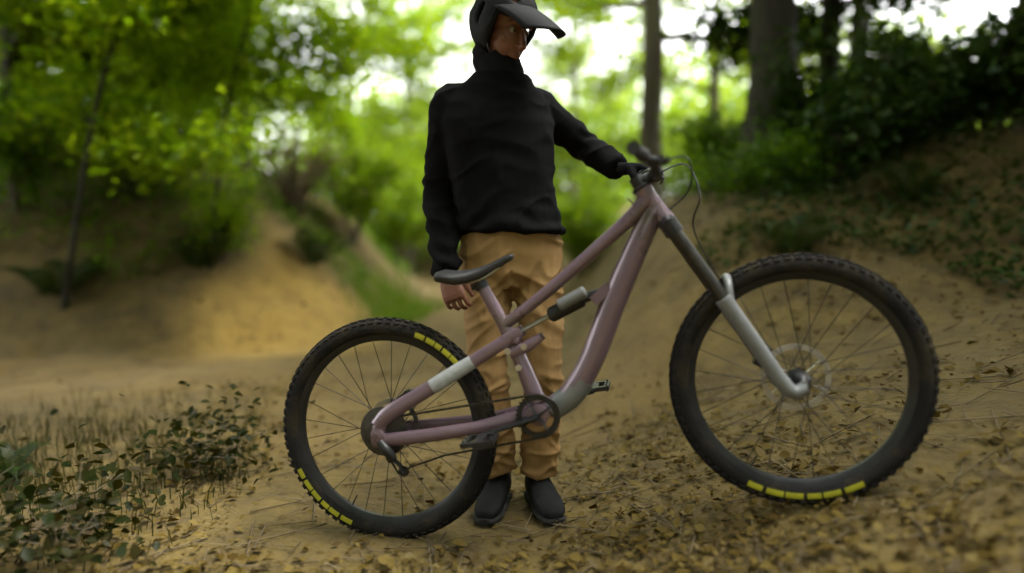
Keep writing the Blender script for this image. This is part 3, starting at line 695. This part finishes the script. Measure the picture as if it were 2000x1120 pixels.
# ------------------------------------------------------------------ the rider
M['skin'] = mat('skin', [(.13, .050, .030), (.17, .070, .044), (.20, .086, .056)], .5, 14, 5, .12, 90)
M['shirt'] = mat('black_jersey', [(.0025, .0025, .0028), (.0045, .0045, .005)], .95, 60, 4, .04, 300, spec=.1)
M['gaiter'] = mat('black_gaiter', [(.005, .005, .006), (.009, .009, .01)], .95, 60, 4, .04, 200, spec=.1)
M['trouser'] = mat('tan_trousers', [(.20, .115, .040), (.245, .145, .052), (.28, .17, .065)], .85, 9, 6, .05, 260, spec=.3)
M['helmet'] = mat('helmet_shell', [(.005, .0055, .006), (.008, .0085, .009)], .72, 8, 3, 0, rvar=.08, spec=.15)
M['hair'] = mat('dark_hair', [(.008, .005, .004), (.02, .013, .009)], .6, 40, 4, .4, 120, stretch=(1, 1, .2))
M['shoe'] = mat('black_shoe', [(.003, .003, .0035), (.007, .007, .007)], .8, 30, 4, .06, 150, spec=.2)
M['sole'] = mat('shoe_sole', [(.005, .005, .004), (.012, .010, .008)], .9, 30, 4, .3, 120)
M['eye'] = mat('eye_white', [(.22, .19, .16), (.27, .24, .2)], .2, 10)
M['iris'] = mat('eye_iris', [(.03, .018, .01), (.05, .03, .015)], .2, 10)
rider = link('person', None, loc=(0, 2.42, 0))
tag(rider, 'person in black helmet, black jersey and tan trousers holding the mauve bike', 'person')
OR = Vector((0, 2.42, 0))
def remesh(name, mb, m, vox, smooth=3, fn=None):
    """one continuous surface over all closed pieces"""
    me = bpy.data.meshes.new(name+'_raw'); me.from_pydata([tuple(Vector(p)-OR) for p in mb.v], [], mb.f)
    import bmesh
    b = bmesh.new(); b.from_mesh(me); bmesh.ops.recalc_face_normals(b, faces=b.faces); b.to_mesh(me); b.free()
    o = bpy.data.objects.new(name+'_raw', me); col.objects.link(o)
    r = o.modifiers.new('r', 'REMESH'); r.mode = 'VOXEL'; r.voxel_size = vox
    s = o.modifiers.new('s', 'SMOOTH'); s.factor = .5; s.iterations = smooth
    dg = bpy.context.evaluated_depsgraph_get(); out = bpy.data.meshes.new_from_object(o.evaluated_get(dg))
    bpy.data.objects.remove(o); bpy.data.meshes.remove(me)
    out.name = name
    if fn:
        n = len(out.vertices); co = np.empty(n*3, np.float32); no = np.empty(n*3, np.float32)
        out.vertices.foreach_get('co', co); out.vertices.foreach_get('normal', no)
        co = co.reshape(-1, 3); no = no.reshape(-1, 3)
        d = np.array([fn(Vector(map(float, p))+OR) for p in co]); co = co+no*d[:, None]
        out.vertices.foreach_set('co', co.astype(np.float32).ravel()); out.update()
    for p in out.polygons: p.use_smooth = True
    out.materials.clear(); out.materials.append(m)
    return out
YAW = R(16)
def torso(mb, grow, lo, hi):
    T = [(.94, -.006, .196, .134), (1.0, -.008, .188, .132), (1.06, -.016, .176, .122), (1.13, -.028, .172, .120), (1.22, -.040, .180, .124), (1.31, -.050, .192, .130), (1.38, -.056, .198, .128), (1.44, -.060, .190, .112), (1.485, -.058, .158, .097), (1.52, -.050, .118, .088), (1.55, -.042, .088, .078), (1.575, -.036, .064, .064)]
    rings = []
    for z, cx, rx, ry in T:
        if z < lo-1e-6 or z > hi+1e-6: continue
        q = []
        for k in range(36):
            a = 2*math.pi*k/36; c, s_ = math.cos(a), math.sin(a)
            gw = grow-(.03 if grow < 0 and z < 1.08 else 0); x_ = (rx+gw)*math.copysign(abs(c)**.85, c); y_ = (ry+gw)*math.copysign(abs(s_)**.85, s_)
            yw = YAW*min(1, max(0, (z-.95)/.4))
            q.append((cx+x_*math.cos(yw)-y_*math.sin(yw), 2.42+x_*math.sin(yw)+y_*math.cos(yw), z))
        rings.append(q)
    mb.rings(rings)
# right arm (hanging, seen on the left) and left arm (reaching to the far grip)
SR, ER, WR = Vector((-.212, 2.385, 1.445)), Vector((-.272, 2.44, 1.14)), Vector((-.226, 2.315, .855))
SL, EL = Vector((.082, 2.47, 1.45)), Vector((.282, 2.565, 1.325))
bm_ = Matrix.LocRotScale(bike.location, bike.rotation_euler, None)
GA = bm_ @ (BC+Vector((-.032, .275, .0335))); GB = bm_ @ (BC+Vector((-.053, .375, .036)))
gax = (GB-GA).normalized(); GC = (GA+GB)/2
WL = GC+Vector((-.072, .02, .030))
def arm(mb, a, b, c, g, cuff=0):
    mid1 = (a+b)/2; mid2 = b+(c-b)*.35
    sh_in = a+(Vector((-.05, 2.43, 1.42))-a)*.45
    mb.tube([sh_in, a, mid1, b, mid2, c], [.062+g, .060+g, .050+g, .043+g, .043+g, .028+g+cuff], 18, sub=6)
def hand_relaxed(mb, w_, fwd, nrm, sgn, g=0):
    """w_: wrist; fwd: along the hand; nrm: back of the hand; fingers curl away from nrm"""
    fwd = fwd.normalized(); nrm = (nrm-fwd*nrm.dot(fwd)).normalized(); sd_ = fwd.cross(nrm)*sgn
    rings = []
    for t, hw, th in ((-.02, .026, .021), (.01, .030, .019), (.045, .040, .017), (.08, .043, .015), (.098, .040, .011)):
        q = []
        for k in range(16):
            a = 2*math.pi*k/16; c, s_ = math.cos(a), math.sin(a)
            q.append(w_+fwd*t+sd_*((hw+g)*math.copysign(abs(c)**.7, c))+nrm*((th+g)*math.copysign(abs(s_)**.8, s_)))
        rings.append(q)
    mb.rings(rings)
    for i, (o_, L, r) in enumerate(((-.035, .070, .0080), (-.0118, .080, .0084), (.0118, .075, .0082), (.034, .058, .0074))):
        p = w_+fwd*.088+sd_*o_; d = fwd.copy(); pts = [p-fwd*.02, p]; ang = [.35, .75+.08*i, .55]
        cur = 0
        for k, fr_ in enumerate((.46, .30, .24)):
            cur += ang[k]; d = fwd*math.cos(cur)-nrm*math.sin(cur); pts.append(pts[-1]+d*L*fr_)
        mb.tube(pts, [r+.001+g, r+.001+g, r+g, r*.93+g, r*.75+g], 10, sub=3)
    p = w_+fwd*.025-sd_*.028; d1 = (fwd*.75-sd_*.55-nrm*.35).normalized(); d2 = (fwd*.9-sd_*.1-nrm*.4).normalized()
    mb.tube([p-d1*.01, p+d1*.035, p+d1*.035+d2*.032, p+d1*.035+d2*.056], [.014+g, .0115+g, .0098+g, .0075+g], 10, sub=3)
def hand_grip(mb, w_, ga, gc, g=0):
    f_ = gc-w_; f_ = (f_-ga*f_.dot(ga)).normalized(); u_ = ga.cross(f_)
    if u_.z < 0: u_ = -u_
    kn = gc+u_*.030-f_*.006
    rings = []
    for t, hw, th in ((0, .027, .021), (.3, .032, .020), (.65, .040, .018), (1, .042, .014)):
        c0 = w_.lerp(kn, t); q = []
        ax_ = (kn-w_).normalized(); sd_ = (ga-ax_*ga.dot(ax_)).normalized(); nn = ax_.cross(sd_)
        for k in range(16):
            a = 2*math.pi*k/16; c, s_ = math.cos(a), math.sin(a)
            q.append(c0+sd_*((hw+g)*math.copysign(abs(c)**.7, c))+nn*((th+g)*math.copysign(abs(s_)**.8, s_)))
        rings.append(q)
    mb.rings(rings)
    rw = .0175+.0085
    for i, (o_, span, r) in enumerate(((-.031, 205, .0085), (-.0105, 215, .009), (.0105, 210, .0088), (.031, 190, .0078))):
        pts = [kn+ga*o_-f_*.015-u_*.004]
        for k in range(7):
            a = R(88-span*k/6); pts.append(gc+ga*o_+f_*math.cos(a)*rw+u_*math.sin(a)*rw*(1.05 if k == 0 else 1))
        mb.tube(pts, [r+.0015+g]+[r+.001+g]*2+[r+g]*3+[r*.9+g, r*.72+g], 10, sub=2)
    p = w_.lerp(kn, .45)-ga*.030; pts = [p]
    for k in range(4):
        a = R(200+32*k); pts.append(gc-ga*(.040+.004*k)+f_*math.cos(a)*(rw+.003)+u_*math.sin(a)*(rw+.003))
    mb.tube(pts, [.015+g, .012+g, .0105+g, .0098+g, .0075+g], 10, sub=3)
HR, KR, AR = Vector((-.088, 2.425, .90)), Vector((-.088, 2.385, .50)), Vector((-.050, 2.44, .085))
HL, KL, AL = Vector((.090, 2.425, .90)), Vector((.112, 2.385, .50)), Vector((.098, 2.425, .075))
HC = Vector((-.022, 2.395, 1.705)); HY, HP = R(44), R(23)       # head centre, turn towards the front wheel, bowed
HM = Matrix.Translation(HC) @ Matrix.Rotation(HY, 4, 'Z') @ Matrix.Rotation(HP, 4, 'X')   # local -Y is the way the face looks
def hd(p): return HM @ Vector(p)
HR3 = HM.to_3x3()
def legs(mb, g, hem):
    for h, k, a in ((HR, KR, AR), (HL, KL, AL)):
        mb.tube([h+Vector((0, 0, .06)), h, h.lerp(k, .45), k, k.lerp(a, .4), a+Vector((0, 0, .035)) if hem else a], [.085+g, .092+g, .079+g, (.066 if hem else .060)+g, (.062 if hem else .056)+g, (.060 if hem else .036)+g], 20, sub=7)
    rings = []
    for z, rx, ry in ((.80, .10, .085), (.85, .168, .112), (.92, .182, .122), (.98, .178, .118), (1.03, .155, .104)):
        rings.append([((rx+g)*math.cos(q)-.004, 2.425+(ry+g)*math.sin(q), z) for q in (2*math.pi*k/32 for k in range(32))])
    mb.rings(rings)
body = MB()
torso(body, -.012, .94, 1.60)
arm(body, SR, ER, WR, -.008); arm(body, SL, EL, WL, -.008)
legs(body, -.014, False)
for a, yw in ((AR, -.22), (AL, .25)):
    q_ = Matrix.Rotation(yw, 3, 'Z'); body.tube([a, a+q_ @ Vector((0, -.03, -.025)), a+q_ @ Vector((0, -.12, -.045))], [.034, .030, .020], 12, sub=3)
hand_relaxed(body, WR, Vector((.28, -.15, -.9)), Vector((-.35, -.9, .1)), 1)
hand_grip(body, WL, gax, GC)
body.tube([Vector((-.040, 2.425, 1.52)), hd((0, .03, -.10)), hd((0, .02, -.03))], [.062, .056, .056], 18, sub=4)
body.ball(hd((0, .018, .045)), (.076, .096, .090), 24, HR3)
body.ball(hd((0, -.020, -.030)), (.064, .072, .085), 22, HR3)
body.ball(hd((0, -.045, -.088)), (.038, .034, .028), 16, HR3)
body.ball(hd((0, -.075, -.101)), (.018, .014, .013), 12, HR3)
body.tube([hd((0, -.083, .018)), hd((0, -.097, -.012)), hd((0, -.109, -.036)), hd((0, -.090, -.046))], [.007, .009, .0125, .009], 12, sub=3)
for s in (-1, 1):
    body.ball(hd((s*.011, -.094, -.038)), (.008, .010, .007), 10, HR3)
    body.ball(hd((s*.036, -.046, -.028)), (.028, .024, .026), 14, HR3)
    body.tube([hd((s*.008, -.084, .028)), hd((s*.030, -.085, .034)), hd((s*.052, -.066, .026))], [.008, .009, .007], 10, sub=3)
    body.ball(hd((s*.075, .018, -.008)), (.010, .022, .032), 14, HR3)
body.tube([hd((-.024, -.080, -.068)), hd((0, -.092, -.064)), hd((.024, -.080, -.068))], [.004, .0065, .004], 8, sub=3)
body.tube([hd((-.021, -.079, -.075)), hd((0, -.090, -.076)), hd((.021, -.079, -.075))], [.004, .0068, .004], 8, sub=3)
link('body', remesh('body', body, M['skin'], .0032, 2), rider)
for s in (-1, 1):
    ey = MB().ball(hd((s*.031, -.0685, .008)), .0120, 14); ey.v = [tuple(Vector(p)-OR) for p in ey.v]; e_ = ey.build('eye', M['eye'], rider)
    ir = MB().ball(hd((s*.031, -.0800, .007)), (.006, .0035, .006), 10, HR3); ir.v = [tuple(Vector(p)-OR) for p in ir.v]; ir.build('iris', M['iris'], e_)
def fold(p, a, f1, seed, dirv):
    q = Vector((p.x*f1[0], p.y*f1[1], p.z*f1[2]))+Vector(dirv)*seed
    n = noise.noise(q)
    return a*(1-abs(n)*2.2)
def shirt_fold(p):
    d = fold(p, .005, (7, 7, 13), 3.1, (1, 1, 1))+.004*noise.noise(p*11)
    # bunching at the bent arms and the waist
    for e, r in ((ER, .13), (EL, .13), (WR, .10)):
        k = max(0, 1-(p-e).length/r); d += k*.006*math.sin((p.z*110)+6*noise.noise(p*9))
    if p.z < 1.12: d += .006*math.sin(p.z*95+9*noise.noise(Vector((p.x*5, p.y*5, p.z*3))))*min(1, (1.12-p.z)/.1)
    d += .006*max(0, 1-abs(noise.noise(Vector((p.x*6+p.z*5, p.y*5, p.z*8-p.x*5))))*3)**2
    return d-.002
shirt = MB(); torso(shirt, .010, 1.0, 1.55)
arm(shirt, SR, ER, WR, .010, .006); arm(shirt, SL, EL, WL, .010, .004)
for a, c in ((ER, WR), (EL, WL)): pass
link('jersey', remesh('jersey', shirt, M['shirt'], .006, 5, shirt_fold), rider)
def ridge(q): return max(0, 1-abs(noise.noise(q))*3.2)**2
def leg_fold(p):
    s_ = 1 if p.x > 0 else -1
    d = .004*noise.noise(p*7)
    d += .009*ridge(Vector((p.x*5+p.z*4*s_, p.y*4, p.z*11+p.x*6*s_)))           # slanting drag lines
    d += .006*ridge(Vector((p.x*9+7, p.y*7, p.z*5-p.x*3*s_+3)))
    for k in (KR, KL):
        e = max(0, 1-(p-k).length/.18); d += e*.008*ridge(Vector((p.x*6+3, p.y*5, p.z*17+p.x*5*s_)))
    if p.z < .30: d += .008*ridge(Vector((p.x*7, p.y*6+5, p.z*19+p.x*8)))*min(1, (.30-p.z)/.1)
    return d-.005
tr_ = MB(); legs(tr_, .008, True)
link('trousers', remesh('trousers', tr_, M['trouser'], .006, 3, leg_fold), rider)
gl = MB(); hand_grip(gl, WL, gax, GC, .0018)
link('glove', remesh('glove', gl, M['gaiter'], .0032, 1), rider)
nk = MB().tube([Vector((-.046, 2.425, 1.50)), Vector((-.038, 2.42, 1.555)), hd((0, .022, -.10)), hd((0, .012, -.075))], [.092, .084, .082, .080], 20, sub=4)
nk.tube([hd((0, .0, -.10)), hd((0, -.042, -.093))], [.055, .046], 14)
link('neck_gaiter', remesh('neck_gaiter', nk, M['gaiter'], .005, 4, lambda p: .002*math.sin(p.z*90+9*noise.noise(p*12))), rider)
# hair showing below the helmet
hr = MB(); rg = random.Random(3)
for k in range(120):
    a = R(rg.uniform(20, 340)); 
    if abs(a-math.pi) > R(115) and rg.random() < 0: continue
    s0, c0 = math.sin(a), -math.cos(a)                  # a = 0 faces forward
    if c0 < -.10: continue
    p0 = Vector((s0*.080, .018+c0*.098, .045)); L = .085+rg.uniform(-.015, .015)
    p1 = p0+Vector((s0*.010, c0*.008, -L*.5)); p2 = p1+Vector((-s0*.006, c0*.004, -L*.5))
    hr.tube([hd(p0), hd(p1), hd(p2)], [.008, .0075, .002], 6, sub=3)
hr.v = [tuple(Vector(p)-OR) for p in hr.v]; hr.build('hair', M['hair'], rider)
# helmet
def shell():
    v = []; f = []; na, nt_ = 48, 14
    for i in range(nt_+1):
        for k in range(na):
            a = 2*math.pi*k/na; c = math.cos(a)                     # c = 1 faces forward (-Y)
            low = R(88+(0 if c > .50 else 62*min(1, (.50-c)/.30)**.8))
            t = low*i/nt_; rx, ry, rz = .106, .130, .118
            if t > R(90): rx += .006; ry += .012; rz = .150
            gro = .004*math.cos(5*a)*math.sin(t)**2 if i < nt_-1 else 0
            v.append((math.sin(a)*math.sin(t)*(rx+gro), .018-c*math.sin(t)*(ry+gro), .040+math.cos(t)*(rz+gro)))
    for i in range(nt_):
        for k in range(na):
            b, d = i*na+k, i*na+(k+1) % na
            if 3 <= i <= 9 and k % 8 in (2, 3) and (i % 4 != 2): continue     # vents
            f.append((b, d, d+na, b+na))
    return v, f
v, f = shell(); hm = MB().add([Vector(hd(p))-OR for p in v], f)
helmet = hm.build('helmet', M['helmet'], rider)
sm = helmet.modifiers.new('t', 'SOLIDIFY'); sm.thickness = .016; sm.offset = -1
v = []; f = []; nu, nv_ = 14, 10
for i in range(nv_+1):
    t = i/nv_
    for k in range(nu+1):
        u = -1+2*k/nu; wd = .106-.018*t
        L = .185*(1-.22*abs(u)**3)
        v.append((u*wd, -.078-t*L+.045*u*u, .098-.030*t-.034*u*u*(1-.25*t)-.020*t*t))
for i in range(nv_):
    for k in range(nu): b = i*(nu+1)+k; f.append((b, b+1, b+nu+2, b+nu+1))
pk = MB().add([Vector(hd(p))-OR for p in v], f).build('visor', M['helmet'], helmet)
sm = pk.modifiers.new('t', 'SOLIDIFY'); sm.thickness = .005
st = MB()
for s in (-1, 1):
    st.tube([hd((s*.088, -.03, .03)), hd((s*.080, -.01, -.05)), hd((s*.050, -.03, -.100)), hd((0, -.045, -.122))], .006, 6, sub=4, flat=(1, .3))
    st.tube([hd((s*.088, .06, .02)), hd((s*.080, -.008, -.05))], .006, 6, flat=(1, .3))
st.v = [tuple(Vector(p)-OR) for p in st.v]; st.build('chin_strap', M['black'], helmet)
# shoes
for a, yw in ((AR, -.22), (AL, .25)):
    rt_ = Matrix.Rotation(yw, 3, 'Z'); gz = hz(a.x, a.y-.05)
    rings = []; sol = []
    for t, hw, ht in ((.085, .020, .055), (.078, .032, .075), (.05, .038, .100), (.0, .040, .112), (-.04, .043, .095), (-.09, .048, .070), (-.14, .050, .054), (-.18, .044, .044), (-.205, .030, .034), (-.213, .012, .024)):
        q = []; q2 = []
        for k in range(18):
            an = 2*math.pi*k/18; c, s_ = math.cos(an), math.sin(an)
            q.append(Vector((a.x, a.y, gz))+rt_ @ Vector((hw*math.copysign(abs(c)**.7, c)*(1 if s_ < .3 else 1-.25*(s_-.3)), t, .018+ht*(.5+.5*math.copysign(abs(s_)**.7, s_)))))
            q2.append(Vector((a.x, a.y, gz))+rt_ @ Vector(((hw+.004)*math.copysign(abs(c)**.6, c), t*1.015, .013+.013*s_)))
        rings.append(q); sol.append(q2)
    b_ = MB().rings(rings); b_.v = [tuple(Vector(p)-OR) for p in b_.v]; sh_ = b_.build('shoe', M['shoe'], rider)
    b_ = MB().rings(sol); b_.v = [tuple(Vector(p)-OR) for p in b_.v]; b_.build('sole', M['sole'], sh_)
    la = MB()
    for k in range(4):
        t = -.045-.022*k; z_ = .018+.098-.022*(k+.3)
        pts = [Vector((a.x, a.y, gz))+rt_ @ Vector((q*.026, t, z_-.012*abs(q)**2)) for q in (-1, -.4, .4, 1)]
        la.tube(pts, .0035, 6, sub=2)
    la.v = [tuple(Vector(p)-OR) for p in la.v]; la.build('lace', M['gaiter'], sh_)
